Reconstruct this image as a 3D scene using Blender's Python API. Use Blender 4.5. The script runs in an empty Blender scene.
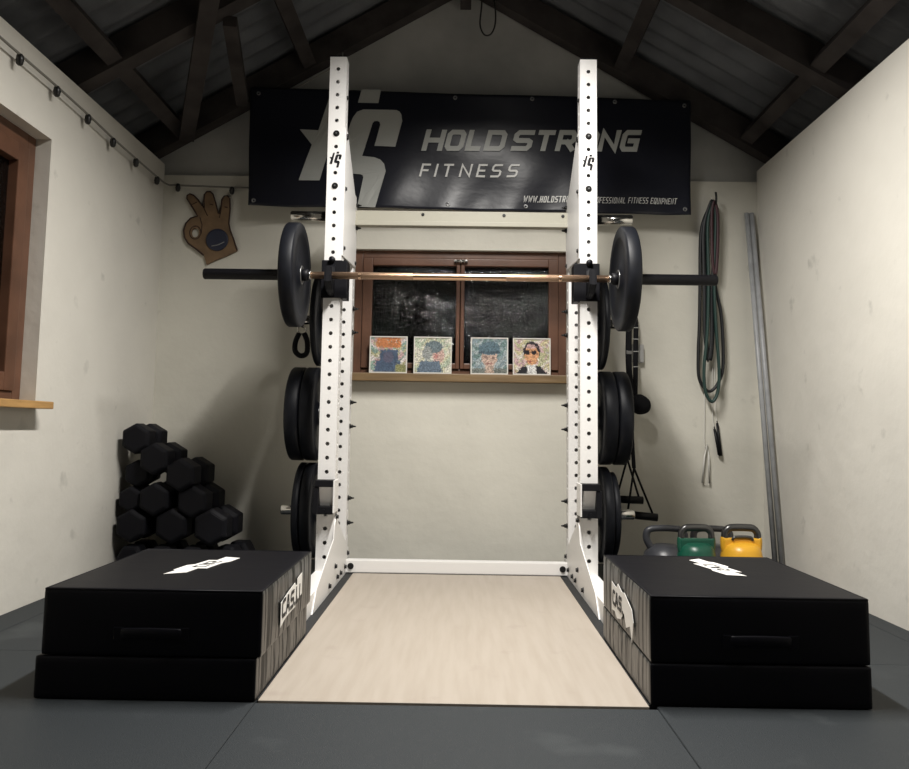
import bpy, bmesh, math, random
from mathutils import Vector, Matrix
from mathutils.geometry import tessellate_polygon
random.seed(7)
PI = math.pi
COL = bpy.context.scene.collection
CX = -.0075            # centre line of the rack

# ------------------------------------------------------------------ materials
def mat(name, col, rough=.6, metal=0., bump=0., bscale=60., var=0., vscale=4., spec=.5,
        stretch=None, dirt=None, coat=0., bdist=.01, vcol=None):
    m = bpy.data.materials.new(name); m.use_nodes = True
    nt = m.node_tree; b = nt.nodes['Principled BSDF']
    b.inputs['Base Color'].default_value = (*col, 1)
    b.inputs['Roughness'].default_value = rough
    b.inputs['Metallic'].default_value = metal
    b.inputs['Specular IOR Level'].default_value = spec
    b.inputs['Coat Weight'].default_value = coat
    tc = nt.nodes.new('ShaderNodeTexCoord')
    def noise(scale, st=None, detail=6):
        n = nt.nodes.new('ShaderNodeTexNoise'); n.inputs['Scale'].default_value = scale
        n.inputs['Detail'].default_value = detail
        mp = nt.nodes.new('ShaderNodeMapping')
        if st: mp.inputs['Scale'].default_value = st
        nt.links.new(tc.outputs['Object'], mp.inputs['Vector'])
        nt.links.new(mp.outputs['Vector'], n.inputs['Vector'])
        return n
    if var > 0:
        n = noise(vscale, stretch)
        mx = nt.nodes.new('ShaderNodeMix'); mx.data_type = 'RGBA'
        c2 = vcol or tuple(max(0, c * (1 - var)) for c in col)
        mx.inputs['A'].default_value = (*col, 1); mx.inputs['B'].default_value = (*c2, 1)
        rp = nt.nodes.new('ShaderNodeMapRange'); rp.inputs['From Min'].default_value = .38; rp.inputs['From Max'].default_value = .68
        nt.links.new(n.outputs['Fac'], rp.inputs['Value'])
        nt.links.new(rp.outputs['Result'], mx.inputs['Factor'])
        last = mx.outputs['Result']
        if dirt:
            n2 = noise(dirt[1], dirt[3] if len(dirt) > 3 else None, 8)
            r2 = nt.nodes.new('ShaderNodeMapRange'); r2.inputs['From Min'].default_value = dirt[2]; r2.inputs['From Max'].default_value = dirt[2] + .1
            nt.links.new(n2.outputs['Fac'], r2.inputs['Value'])
            m2 = nt.nodes.new('ShaderNodeMix'); m2.data_type = 'RGBA'
            m2.inputs['B'].default_value = (*dirt[0], 1)
            nt.links.new(last, m2.inputs['A'])
            ml = nt.nodes.new('ShaderNodeMath'); ml.operation = 'MULTIPLY'; ml.inputs[1].default_value = .5
            nt.links.new(r2.outputs['Result'], ml.inputs[0]); nt.links.new(ml.outputs[0], m2.inputs['Factor'])
            last = m2.outputs['Result']
        nt.links.new(last, b.inputs['Base Color'])
    if bump > 0:
        n = noise(bscale, stretch)
        bp = nt.nodes.new('ShaderNodeBump'); bp.inputs['Strength'].default_value = bump; bp.inputs['Distance'].default_value = bdist
        nt.links.new(n.outputs['Fac'], bp.inputs['Height']); nt.links.new(bp.outputs['Normal'], b.inputs['Normal'])
    return m

M = {}
M['plaster'] = mat('wall_plaster', (.66, .64, .565), .9, bump=.35, bscale=14, var=.10, vscale=2.2, dirt=((.34, .33, .29), 7.5, .66), spec=.2)
M['plaster_side'] = mat('side_wall_plaster', (.70, .675, .61), .9, bump=.4, bscale=10, var=.10, vscale=1.6, dirt=((.40, .39, .35), 8.0, .65), spec=.2)
M['front_dark'] = mat('unseen_front_wall_dark', (.07, .06, .055), .8, bump=.3, bscale=8, stretch=(9, 1, 1), var=.3, vscale=4, spec=.2)  # unseen wall, made dark to cut fill light and reflections in the panes
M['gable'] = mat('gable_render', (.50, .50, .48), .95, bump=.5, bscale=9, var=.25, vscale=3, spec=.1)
M['rubber'] = mat('rubber_mat', (.023, .028, .032), .62, bump=.5, bscale=320, var=.35, vscale=240, dirt=((.055, .062, .065), 3.0, .6), spec=.35, bdist=.003)
M['rubber_strip'] = mat('rubber_strip', (.009, .0095, .011), .6, bump=.3, bscale=300, bdist=.002)
M['sheet'] = mat('roof_sheet', (.15, .157, .17), .75, bump=.3, bscale=30, var=.3, vscale=5, spec=.2)
M['rafter'] = mat('rafter_timber', (.060, .052, .050), .85, bump=.4, bscale=12, var=.5, vscale=6, spec=.2)
M['ply'] = mat('plywood', (.37, .325, .275), .5, bump=.06, bscale=3, var=.10, vscale=2.5, stretch=(14, 1.2, 1), dirt=((.30, .25, .21), 7.0, .62), vcol=(.335, .29, .24))
M['white'] = mat('white_powder_coat', (.80, .79, .775), .38, bump=.08, bscale=220, bdist=.002)
M['cream'] = mat('cream_paint', (.38, .365, .30), .5, bump=.08, bscale=200, bdist=.002)
M['black'] = mat('black_powder_coat', (.004, .004, .006), .5, spec=.22, bump=.1, bscale=200, bdist=.002)
M['black_plastic'] = mat('black_plastic', (.005, .005, .007), .5, spec=.25)
M['hole_dark'] = mat('hole_shadow_plug', (.01, .01, .01), .8)
M['bolt'] = mat('bolt_black_oxide', (.03, .03, .03), .35, .7)
M['bolt_steel'] = mat('bolt_steel', (.25, .25, .25), .35, .9)
M['chrome'] = mat('chrome', (.62, .61, .58), .18, 1)
M['copper'] = mat('bronze_bar', (.74, .50, .33), .27, 1, bump=.25, bscale=500, bdist=.001)
M['knurl'] = mat('bronze_knurl', (.60, .40, .27), .4, 1, bump=.9, bscale=900, bdist=.001)
M['bumper'] = mat('bumper_rubber', (.006, .007, .0105), .5, bump=.15, bscale=180, var=.3, vscale=30, spec=.24, bdist=.002)
M['hexrub'] = mat('hex_rubber', (.005, .005, .0075), .6, spec=.18, bump=.3, bscale=220, bdist=.002)
M['banner'] = mat('banner_vinyl', (.009, .010, .017), .33, bump=.16, bscale=2.6, stretch=(1, 1, 1.6), spec=.38, bdist=.03)
M['print_grey'] = mat('banner_grey_print', (.40, .41, .39), .4, spec=.4)
M['print_white'] = mat('banner_white_print', (.62, .62, .60), .4)
M['frame_wood'] = mat('window_frame_wood', (.145, .068, .040), .38, bump=.2, bscale=8, stretch=(1, 1, 1), var=.35, vscale=6)
M['sill_wood'] = mat('sill_wood', (.20, .13, .060), .5, bump=.2, bscale=6, stretch=(1.5, 12, 12), var=.35, vscale=3)
M['sill_left'] = mat('left_sill_wood', (.52, .30, .11), .5, bump=.2, bscale=6, stretch=(12, 1.5, 12), var=.35, vscale=3)
M['sign_wood'] = mat('sign_wood', (.20, .125, .065), .6, var=.35, vscale=14, bump=.2, bscale=30)
M['burnt'] = mat('burnt_line', (.04, .018, .012), .8)
M['disc_navy'] = mat('sign_disc', (.018, .022, .045), .45)
M['shutter'] = mat('shutter_slat', (.006, .006, .007), .7, spec=.08)
M['vinyl_white'] = mat('vinyl_white_print', (.78, .77, .74), .5)
M['cable'] = mat('cable', (.20, .19, .165), .6)
M['bulb_black'] = mat('lamp_holder', (.012, .012, .012), .35)
M['pole_grey'] = mat('grey_plastic_pipe', (.36, .37, .38), .4, var=.2, vscale=20)
M['band_black'] = mat('latex_black', (.006, .007, .009), .5)
M['band_green'] = mat('latex_green', (.016, .045, .038), .5)
M['band_red'] = mat('latex_red', (.05, .016, .022), .5)
M['web'] = mat('webbing_black', (.006, .006, .008), .7, spec=.2)
M['web_tag'] = mat('webbing_grey_tag', (.45, .45, .43), .6)
M['rope_white'] = mat('rope_clear', (.75, .74, .70), .35)
M['kb_grey'] = mat('kettlebell_grey_paint', (.045, .047, .054), .38, bump=.2, bscale=80, bdist=.003)
M['kb_green'] = mat('kettlebell_green_paint', (.006, .075, .045), .35)
M['kb_yellow'] = mat('kettlebell_yellow_paint', (.80, .42, .03), .35)
M['kb_dark'] = mat('kettlebell_black_paint', (.05, .05, .052), .3)
M['kb_handle'] = mat('kettlebell_handle_steel', (.10, .10, .10), .3, .8)
M['socket'] = mat('socket_grey', (.34, .34, .33), .4)
M['photo_edge'] = mat('photo_frame_white', (.62, .60, .55), .4)
M['box_vinyl'] = mat('box_vinyl', (.004, .004, .006), .44, bump=.3, bscale=2.0, spec=.10, bdist=.02)
M['lamp_body'] = mat('lamp_body', (.03, .03, .03), .5)

def side_vinyl():
    """vinyl drawn tight over foam: narrow vertical puckers along the long sides"""
    m = mat('puckered_vinyl', (.012, .0125, .012), .30, spec=.55)
    nt = m.node_tree; b = nt.nodes['Principled BSDF']
    tc = nt.nodes.new('ShaderNodeTexCoord'); mp = nt.nodes.new('ShaderNodeMapping')
    mp.inputs['Scale'].default_value = (1, 11, 1.3)
    n = nt.nodes.new('ShaderNodeTexNoise'); n.inputs['Scale'].default_value = 1.5; n.inputs['Detail'].default_value = 1.5
    bp = nt.nodes.new('ShaderNodeBump'); bp.inputs['Strength'].default_value = 1.0; bp.inputs['Distance'].default_value = .045
    nt.links.new(tc.outputs['Object'], mp.inputs['Vector']); nt.links.new(mp.outputs['Vector'], n.inputs['Vector'])
    nt.links.new(n.outputs['Fac'], bp.inputs['Height']); nt.links.new(bp.outputs['Normal'], b.inputs['Normal'])
    return m
M['box_side'] = side_vinyl()

def pane_mat():
    m = bpy.data.materials.new('patterned_glass'); m.use_nodes = True
    nt = m.node_tree; b = nt.nodes['Principled BSDF']
    b.inputs['Base Color'].default_value = (.10, .11, .12, 1)
    b.inputs['Roughness'].default_value = .06; b.inputs['Transmission Weight'].default_value = 1.0
    b.inputs['IOR'].default_value = 1.5; b.inputs['Specular IOR Level'].default_value = .16
    tc = nt.nodes.new('ShaderNodeTexCoord'); v = nt.nodes.new('ShaderNodeTexVoronoi'); v.inputs['Scale'].default_value = 85
    bp = nt.nodes.new('ShaderNodeBump'); bp.inputs['Strength'].default_value = .9; bp.inputs['Distance'].default_value = .003
    nt.links.new(tc.outputs['Object'], v.inputs['Vector']); nt.links.new(v.outputs['Distance'], bp.inputs['Height'])
    nt.links.new(bp.outputs['Normal'], b.inputs['Normal'])
    return m
M['pane'] = pane_mat()
def emat(name, col, s):
    m = bpy.data.materials.new(name); m.use_nodes = True
    b = m.node_tree.nodes['Principled BSDF']
    b.inputs['Base Color'].default_value = (*col, 1)
    b.inputs['Emission Color'].default_value = (*col, 1); b.inputs['Emission Strength'].default_value = s
    return m

# ------------------------------------------------------------------ mesh helpers
class MB:
    def __init__(s): s.bm = bmesh.new(); s.mats = []
    def mi(s, m):
        if m not in s.mats: s.mats.append(m)
        return s.mats.index(m)
    def face(s, vs, m=None):
        f = s.bm.faces.new(vs)
        if m: f.material_index = s.mi(m)
        return f
    def box(s, lo, hi, m=None, bev=0., R=None, seg=2):
        r = bmesh.ops.create_cube(s.bm, size=1)['verts']
        c = Vector([(a + b) / 2 for a, b in zip(lo, hi)]); d = [b - a for a, b in zip(lo, hi)]
        for v in r:
            v.co = Vector((v.co.x * d[0], v.co.y * d[1], v.co.z * d[2]))
            if R: v.co = R @ v.co
            v.co += c
        fs = set(f for v in r for f in v.link_faces)
        if m:
            for f in fs: f.material_index = s.mi(m)
        if bev:
            es = set(e for f in fs for e in f.edges)
            bmesh.ops.bevel(s.bm, geom=list(es), offset=bev, segments=seg, profile=.6, affect='EDGES', clamp_overlap=True)
        return s
    def beam(s, p0, p1, w, h, m=None, up=(0, 0, 1), bev=0):
        """box from p0 to p1, width w sideways, height h along up"""
        p0, p1 = Vector(p0), Vector(p1); d = p1 - p0; L = d.length; d.normalize()
        x = d.cross(Vector(up)).normalized(); z = x.cross(d)
        R = Matrix((x, d, z)).transposed(); c = (p0 + p1) / 2
        return s.box(c - Vector((w / 2, L / 2, h / 2)), c + Vector((w / 2, L / 2, h / 2)), m, bev, R)
    def lathe(s, prof, m=None, axis='x', c=(0, 0, 0), n=40, close=False):
        """prof: list of (along, radius)"""
        c = Vector(c); rings = []
        for a, r in prof:
            ring = []
            for i in range(n):
                t = 2 * PI * i / n
                if r < 1e-6 and i: ring.append(ring[0]); continue
                u, v = r * math.cos(t), r * math.sin(t)
                p = {'x': (a, u, v), 'y': (v, a, u), 'z': (u, v, a)}[axis]
                ring.append(s.bm.verts.new(c + Vector(p)))
            rings.append(ring)
        for k in range(len(rings) - 1):
            A, B = rings[k], rings[k + 1]
            for i in range(n):
                j = (i + 1) % n
                vs = []
                for v in (A[i], A[j], B[j], B[i]):
                    if v not in vs: vs.append(v)
                if len(vs) > 2: s.face(vs, m).smooth = True
        return s
    def cyl(s, p0, p1, r, m=None, n=20, r1=None):
        p0, p1 = Vector(p0), Vector(p1); d = (p1 - p0); L = d.length
        q = d.to_track_quat('Z', 'Y').to_matrix(); r1 = r if r1 is None else r1
        A = [s.bm.verts.new(p0 + q @ Vector((r * math.cos(2 * PI * i / n), r * math.sin(2 * PI * i / n), 0))) for i in range(n)]
        B = [s.bm.verts.new(p1 + q @ Vector((r1 * math.cos(2 * PI * i / n), r1 * math.sin(2 * PI * i / n), 0))) for i in range(n)]
        for i in range(n): s.face((A[i], A[(i + 1) % n], B[(i + 1) % n], B[i]), m).smooth = True
        s.face(A[::-1], m); s.face(B, m)
        return s
    def tube(s, pts, r, m=None, n=10, closed=False, rx=None, smooth_n=0, up=(0, 1, 0)):
        """swept tube through points; rx: second radius (along up)"""
        pts = [Vector(p) for p in pts]
        if smooth_n: pts = catmull(pts, smooth_n, closed)
        N = len(pts); rings = []; rx = rx or r
        up = Vector(up); prev = None
        for i, p in enumerate(pts):
            a = pts[(i - 1) % N] if (closed or i) else p
            b = pts[(i + 1) % N] if (closed or i < N - 1) else p
            t = (b - a).normalized()
            if prev is None:
                x = t.cross(up)
                if x.length < .05: x = t.cross(Vector((1, 0, 0)))
            else:
                x = prev - t * prev.dot(t)
            x.normalize(); prev = x; y = t.cross(x)
            rings.append([s.bm.verts.new(p + x * r * math.cos(2 * PI * k / n) + y * rx * math.sin(2 * PI * k / n)) for k in range(n)])
        K = N if closed else N - 1
        for i in range(K):
            A, B = rings[i], rings[(i + 1) % N]
            for k in range(n): s.face((A[k], A[(k + 1) % n], B[(k + 1) % n], B[k]), m).smooth = True
        if not closed: s.face(rings[0][::-1], m); s.face(rings[-1], m)
        return s
    def poly(s, pts, d, m=None, holes=()):
        """extruded polygon: pts are 3D points in order, d is the thickness vector"""
        d = Vector(d); loops = [[Vector(p) for p in pts]] + [[Vector(p) for p in h] for h in holes]
        tri = tessellate_polygon(loops); flat = [p for l in loops for p in l]
        A = [s.bm.verts.new(p) for p in flat]; B = [s.bm.verts.new(p + d) for p in flat]
        for t in tri:
            try: s.face([A[i] for i in t], m); s.face([B[i] for i in reversed(t)], m)
            except ValueError: pass
        o = 0
        for l in loops:
            n = len(l)
            for i in range(n):
                j = (i + 1) % n
                s.face((A[o + i], A[o + j], B[o + j], B[o + i]), m)
            o += n
        return s
    def build(s, name, m=None, parent=None, loc=None, kind=None, label=None, smooth=False):
        bmesh.ops.recalc_face_normals(s.bm, faces=s.bm.faces[:])
        me = bpy.data.meshes.new(name)
        if smooth:
            for f in s.bm.faces: f.smooth = True
        s.bm.to_mesh(me); s.bm.free()
        for x in (s.mats or [m]): me.materials.append(M[x] if isinstance(x, str) else x)
        o = bpy.data.objects.new(name, me); COL.objects.link(o)
        if parent: o.parent = parent
        if loc: o.location = loc
        if kind: o['kind'] = kind
        if label: o['label'] = label
        return o

def catmull(pts, n, closed=False):
    out = []; N = len(pts)
    for i in range(N if closed else N - 1):
        g = lambda k: pts[k % N] if closed else pts[max(0, min(N - 1, k))]
        p0, p1, p2, p3 = g(i - 1), g(i), g(i + 1), g(i + 2)
        for j in range(n):
            t = j / n
            out.append(.5 * ((2 * p1) + (p2 - p0) * t + (2 * p0 - 5 * p1 + 4 * p2 - p3) * t * t + (3 * p1 - p0 - 3 * p2 + p3) * t ** 3))
    if not closed: out.append(pts[-1])
    return out

def thing(name, label, cat, loc=(0, 0, 0), group=None, rot=(0, 0, 0)):
    o = bpy.data.objects.new(name, None); COL.objects.link(o)
    o.location = loc; o.rotation_euler = rot; o.empty_display_size = .05
    tag(o, label, cat, group); return o
def tag(o, label, cat, group=None):
    o['label'] = label; o['category'] = cat
    if group: o['group'] = group
    return o
def dup(root, loc, label, rot=None, group=None):
    r = root.copy(); COL.objects.link(r); r.location = loc; r['label'] = label
    if rot is not None: r.rotation_euler = rot
    if group: r['group'] = group
    def rec(a, b):
        for ch in list(a.children):
            c = ch.copy(); COL.objects.link(c); c.parent = b; rec(ch, c)
    rec(root, r); return r

# ------------------------------------------------------------------ stroke lettering
c_ = .16
GL = {
 'A': [[(0, 0), (.38, 1), (.62, 1), (1, 0)], [(.17, .33), (.83, .33)]],
 'C': [[(1, 1), (c_, 1), (0, 1 - c_), (0, c_), (c_, 0), (1, 0)]],
 'D': [[(0, 0), (0, 1), (1 - c_, 1), (1, 1 - c_), (1, c_), (1 - c_, 0), (0, 0)]],
 'E': [[(1, 1), (0, 1), (0, 0), (1, 0)], [(0, .5), (.85, .5)]],
 'F': [[(1, 1), (0, 1), (0, 0)], [(0, .48), (.85, .48)]],
 'G': [[(1, 1), (c_, 1), (0, 1 - c_), (0, c_), (c_, 0), (1, 0), (1, .5), (.5, .5)]],
 'H': [[(0, 0), (0, 1)], [(1, 0), (1, 1)], [(0, .5), (1, .5)]],
 'I': [[(.5, 0), (.5, 1)]],
 'L': [[(0, 1), (0, 0), (1, 0)]],
 'M': [[(0, 0), (0, 1), (.5, .35), (1, 1), (1, 0)]],
 'N': [[(0, 0), (0, 1), (1, 0), (1, 1)]],
 'O': [[(c_, 0), (0, c_), (0, 1 - c_), (c_, 1), (1 - c_, 1), (1, 1 - c_), (1, c_), (1 - c_, 0), (c_, 0)]],
 'P': [[(0, 0), (0, 1), (1 - c_, 1), (1, 1 - c_), (1, .5), (1 - c_, .4), (0, .4)]],
 'Q': [[(c_, 0), (0, c_), (0, 1 - c_), (c_, 1), (1 - c_, 1), (1, 1 - c_), (1, c_), (1 - c_, 0), (c_, 0)], [(.6, .3), (1.05, -.1)]],
 'R': [[(0, 0), (0, 1), (1 - c_, 1), (1, 1 - c_), (1, .55), (1 - c_, .42), (0, .42)], [(.55, .42), (1, 0)]],
 'S': [[(1, 1), (c_, 1), (0, 1 - c_), (0, .5 + c_ * .6), (c_, .5), (1 - c_, .5), (1, .5 - c_ * .6), (1, c_), (1 - c_, 0), (0, 0)]],
 'T': [[(.5, 0), (.5, 1)], [(0, 1), (1, 1)]],
 'U': [[(0, 1), (0, c_), (c_, 0), (1 - c_, 0), (1, c_), (1, 1)]],
 'W': [[(0, 1), (.22, 0), (.5, .75), (.78, 0), (1, 1)]],
 '.': [[(.35, 0), (.65, 0)]],
 '|': [[(.5, 0), (.5, 1)]],
 ' ': [],
}
def ribbon(pts, t):
    """mitred outline of a flat stroke"""
    closed = (Vector(pts[0]) - Vector(pts[-1])).length < 1e-6
    P = [Vector(p) for p in (pts[:-1] if closed else pts)]; n = len(P); L, Rr = [], []
    for i in range(n):
        a = P[i - 1] if (closed or i) else None
        b = P[(i + 1) % n] if (closed or i < n - 1) else None
        d1 = (P[i] - a).normalized() if a is not None else None
        d2 = (b - P[i]).normalized() if b is not None else None
        d1 = d1 or d2; d2 = d2 or d1
        n1 = Vector((-d1.y, d1.x)); n2 = Vector((-d2.y, d2.x)); m = (n1 + n2)
        m = m.normalized() if m.length > 1e-5 else n1
        k = min(1 / max(m.dot(n1), .35), 2.0)
        L.append(P[i] + m * t / 2 * k); Rr.append(P[i] - m * t / 2 * k)
    return L, Rr, closed
def letter(mb, ch, x, z, w, h, t, frame, m, d, shear=.24, tz=None):
    """frame maps (u, v) to a 3D point; d: thickness vector"""
    d = Vector(d)
    for st in GL[ch]:
        W, H = max(w - t, .0001), h - t
        pts = [(t / 2 + p[0] * W, t / 2 + p[1] * H) for p in st]
        # stroke ends reach the letter box
        L, Rr, closed = ribbon(pts, t)
        if not closed:
            for S in (L, Rr):
                e = (Vector(pts[0]) - Vector(pts[1])).normalized() * t / 2 * 0.98
                S[0] = S[0] + e
                e = (Vector(pts[-1]) - Vector(pts[-2])).normalized() * t / 2 * 0.98
                S[-1] = S[-1] + e
        f = lambda q: Vector(frame(x + q[0] + shear * q[1], z + q[1]))
        A = [(mb.bm.verts.new(f(a)), mb.bm.verts.new(f(b))) for a, b in zip(L, Rr)]
        B = [(mb.bm.verts.new(Vector(a.co) + d), mb.bm.verts.new(Vector(b.co) + d)) for a, b in A]
        n = len(A)
        for i in range(n if closed else n - 1):
            j = (i + 1) % n
            mb.face((A[i][0], A[j][0], A[j][1], A[i][1]), m); mb.face((B[i][0], B[i][1], B[j][1], B[j][0]), m)
            mb.face((A[i][0], B[i][0], B[j][0], A[j][0]), m); mb.face((A[i][1], A[j][1], B[j][1], B[i][1]), m)
def text(mb, s, x, z, w, h, t, gap, frame, m, d, shear=.24):
    for ch in s:
        if ch in 'I.|': ww = w * .45
        elif ch == 'W': ww = w * 1.35
        elif ch == ' ': ww = w * .5
        else: ww = w
        letter(mb, ch, x, z, ww, h, t, frame, m, d, shear); x += ww + gap
    return x

# ================================================================== THE ROOM
XL, XR, YB, YF = -1.63, 1.59, 4.40, -3.2
b = MB(); b.box((XL - .25, YF - .1, -.12), (XR + .25, YB + .25, -.012))
floor_base = b.build('floor', 'rubber', kind='structure')
# rubber mats laid edge to edge over the slab: surface tiles of the floor
b = MB()
def mats(xs, ys):
    for i in range(len(xs) - 1):
        for j in range(len(ys) - 1):
            b.box((xs[i] + .0006, ys[j] + .0006, -.02), (xs[i + 1] - .0006, ys[j + 1] - .0006, 0), bev=.002, seg=1)
mats([-.50, .50], [-2.87, -1.87, -.87, .13, 1.13, 2.13])
mats([XL + .002, -1.50, -.50], [-3.1, -2.43, -1.43, -.43, .57, 1.57, 2.57, 3.57, YB - .002])
mats([.50, 1.50, XR - .002], [-3.1, -2.43, -1.43, -.43, .57, 1.57, 2.57, 3.57, YB - .002])
b.build('floor_mats', 'rubber', floor_base)

# back wall with the window opening, and the darker set-back gable above it
wx0, wx1, wz0, wz1 = -.579, .563, .972, 1.645
zl = 2.04
b = MB()
b.box((XL - .2, YB, -.1), (wx0, YB + .2, zl)); b.box((wx1, YB, -.1), (XR + .2, YB + .2, zl))
b.box((wx0, YB, -.1), (wx1, YB + .2, wz0)); b.box((wx0, YB, wz1), (wx1, YB + .2, zl))
wb = b.build('wall_back', 'plaster', kind='structure')
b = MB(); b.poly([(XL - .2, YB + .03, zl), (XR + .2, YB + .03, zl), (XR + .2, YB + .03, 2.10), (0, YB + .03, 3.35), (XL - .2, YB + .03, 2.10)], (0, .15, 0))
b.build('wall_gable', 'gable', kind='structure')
# left wall with a window opening
ly0, ly1, lz0, lz1 = 1.9, 3.176, .76, 1.80
EAVE = 2.10
b = MB()
b.box((XL - .25, YF, -.1), (XL, ly0, EAVE)); b.box((XL - .25, ly1, -.1), (XL, YB, EAVE))
b.box((XL - .25, ly0, -.1), (XL, ly1, lz0)); b.box((XL - .25, ly0, lz1), (XL, ly1, EAVE))
b.build('wall_left', 'plaster_side', kind='structure')
b = MB(); b.box((XR, YF, -.1), (XR + .25, YB, EAVE)); b.build('wall_right', 'plaster_side', kind='structure')
b = MB(); b.poly([(XL - .25, YF, -.1), (XR + .25, YF, -.1), (XR + .25, YF, 2.05), (0, YF, 3.35), (XL - .25, YF, 2.05)], (0, -.15, 0))
b.build('wall_front', 'front_dark', kind='structure')

# roof: corrugated sheets on rafters and purlins
SL = .585
def zr(x, z0=3.10): return z0 - SL * abs(x)
b = MB()
ny = 760; amp = .012
for s in (-1, 1):
    rows = []
    for i in range(ny + 1):
        y = YF - .05 + (YB + .2 - YF) * i / ny
        dz = amp * math.sin(2 * PI * y / .13)
        rows.append([b.bm.verts.new((x * s, y, zr(x, 3.26) + dz)) for x in (0, .9, 1.9)])
    for i in range(ny):
        for k in range(2):
            b.face((rows[i][k], rows[i + 1][k], rows[i + 1][k + 1], rows[i][k + 1]), None)
ceil = b.build('ceiling', 'sheet', kind='structure')
sm = ceil.modifiers.new('thickness', 'SOLIDIFY'); sm.thickness = .006; sm.offset = 1
for y in (YB - .045, 3.47, 2.55, 1.6, .65, -.3, -1.25, -2.2, -3.1):
    for s in (-1, 1):
        MB().poly([(0, y - .045, zr(0)), (s * 1.80, y - .045, zr(1.80)), (s * 1.80, y - .045, zr(1.80) + .145), (0, y - .045, zr(0) + .145)], (0, .09, 0)).build('rafter', 'rafter', ceil)
for s in (-1, 1):
    for xx in (1.52, .85):
        MB().beam((s * xx, YF, zr(xx) + .05), (s * xx, YB - .09, zr(xx) + .05), .07, .06, up=(s * SL, 0, 1)).build('purlin', 'rafter', ceil)
MB().box((-.03, YF, 3.0), (.03, YB, 3.16)).build('ridge_beam', 'rafter', ceil)
MB().beam((-1.47, 4.26, zr(1.47) - .035), (-1.03, 3.2, zr(1.03) - .035), .075, .05).build('wind_brace', 'rafter', ceil)
MB().beam((-1.17, 4.22, zr(1.17) - .03), (-1.04, 3.5, zr(1.04) - .03), .06, .05).build('wind_brace', 'rafter', ceil)

# ---- window in the back wall
w = thing('window_1', None, None); del w['label'], w['category']; w['kind'] = 'structure'
yf = YB + .035
def frame_rect(x0, x1, z0, z1, t, y0, y1, tb=None):
    b = MB(); tb = tb or t
    b.box((x0, y0, z0), (x0 + t, y1, z1), bev=.004); b.box((x1 - t, y0, z0), (x1, y1, z1), bev=.004)
    b.box((x0 + t, y0, z1 - t), (x1 - t, y1, z1), bev=.004); b.box((x0 + t, y0, z0), (x1 - t, y1, z0 + tb), bev=.004)
    return b
frame_rect(wx0, wx1, wz0, wz1, .042, yf, yf + .07, .03).build('window_frame', 'frame_wood', w)
for x0, x1 in ((wx0 + .044, -.010), (-.006, wx1 - .044)):
    tl, tr = (.052, .020) if x0 < -.3 else (.020, .052)
    b = MB(); za, zb = wz0 + .032, wz1 - .044; ya, yb_ = yf - .015, yf + .05
    b.box((x0, ya, za), (x0 + tl, yb_, zb), bev=.004); b.box((x1 - tr, ya, za), (x1, yb_, zb), bev=.004)
    b.box((x0 + tl, ya, zb - .040), (x1 - tr, yb_, zb), bev=.004); b.box((x0 + tl, ya, za), (x1 - tr, yb_, za + .03), bev=.004)
    sash = b.build('sash', 'frame_wood', w)
    MB().box((x0 + tl - .001, yf + .015, za + .029), (x1 - tr + .001, yf + .02, zb - .039)).build('pane', 'pane', sash)
b = MB(); b.cyl((-.03, yf - .03, 1.585), (.015, yf - .03, 1.585), .008); b.cyl((-.008, yf - .03, 1.585), (-.008, yf, 1.585), .01); b.box((-.045, yf - .036, 1.578), (-.02, yf - .022, 1.592), bev=.003)
b.box((.005, yf - .036, 1.578), (.03, yf - .022, 1.592), bev=.003)
b.build('window_handle', 'chrome', w)
b = MB()
for k in range(14): b.box((wx0, yf + .10, wz0 + .05 * k), (wx1, yf + .112, wz0 + .05 * k + .046), bev=.004)
b.build('shutter', 'shutter', w)
MB().box((wx0 - .012, YB - .075, wz0 - .042), (wx1 + .012, YB + .05, wz0), bev=.005).build('window_sill', 'sill_wood', w)
MB().box((wx0 - .1, YB + .2, wz0 - .1), (wx1 + .1, YB + .23, wz1 + .1)).build('night_screen', 'shutter', w)

# ---- window in the left wall
w = thing('window_2', None, None); del w['label'], w['category']; w['kind'] = 'structure'
b = MB(); X0, X1 = -1.76, -1.69
for y0, y1, z0, z1 in ((ly1 - .06, ly1, lz0, lz1), (ly0, ly0 + .06, lz0, lz1)): b.box((X0, y0, z0), (X1, y1, z1), bev=.004)
b.box((X0, ly0 + .06, lz1 - .06), (X1, ly1 - .06, lz1), bev=.004); b.box((X0, ly0 + .06, lz0), (X1, ly1 - .06, lz0 + .04), bev=.004)
b.build('window_frame', 'frame_wood', w)
b = MB(); X0, X1 = -1.75, -1.68
for y0, y1, z0, z1 in ((ly1 - .135, ly1 - .062, lz0 + .042, lz1 - .062), (ly0 + .062, ly0 + .135, lz0 + .042, lz1 - .062)): b.box((X0, y0, z0), (X1, y1, z1), bev=.004)
b.box((X0, ly0 + .135, lz1 - .13), (X1, ly1 - .135, lz1 - .062), bev=.004); b.box((X0, ly0 + .135, lz0 + .042), (X1, ly1 - .135, lz0 + .11), bev=.004)
sash = b.build('sash', 'frame_wood', w)
MB().box((-1.722, ly0 + .13, lz0 + .1), (-1.717, ly1 - .13, lz1 - .12)).build('pane', 'pane', sash)
MB().box((-1.70, ly0 - .02, .737), (-1.557, ly1, .765), bev=.004).build('window_sill', 'sill_left', w)
MB().box((-1.90, ly0 - .1, lz0 - .1), (-1.88, ly1 + .1, lz1 + .1)).build('night_screen', 'shutter', w)

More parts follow.
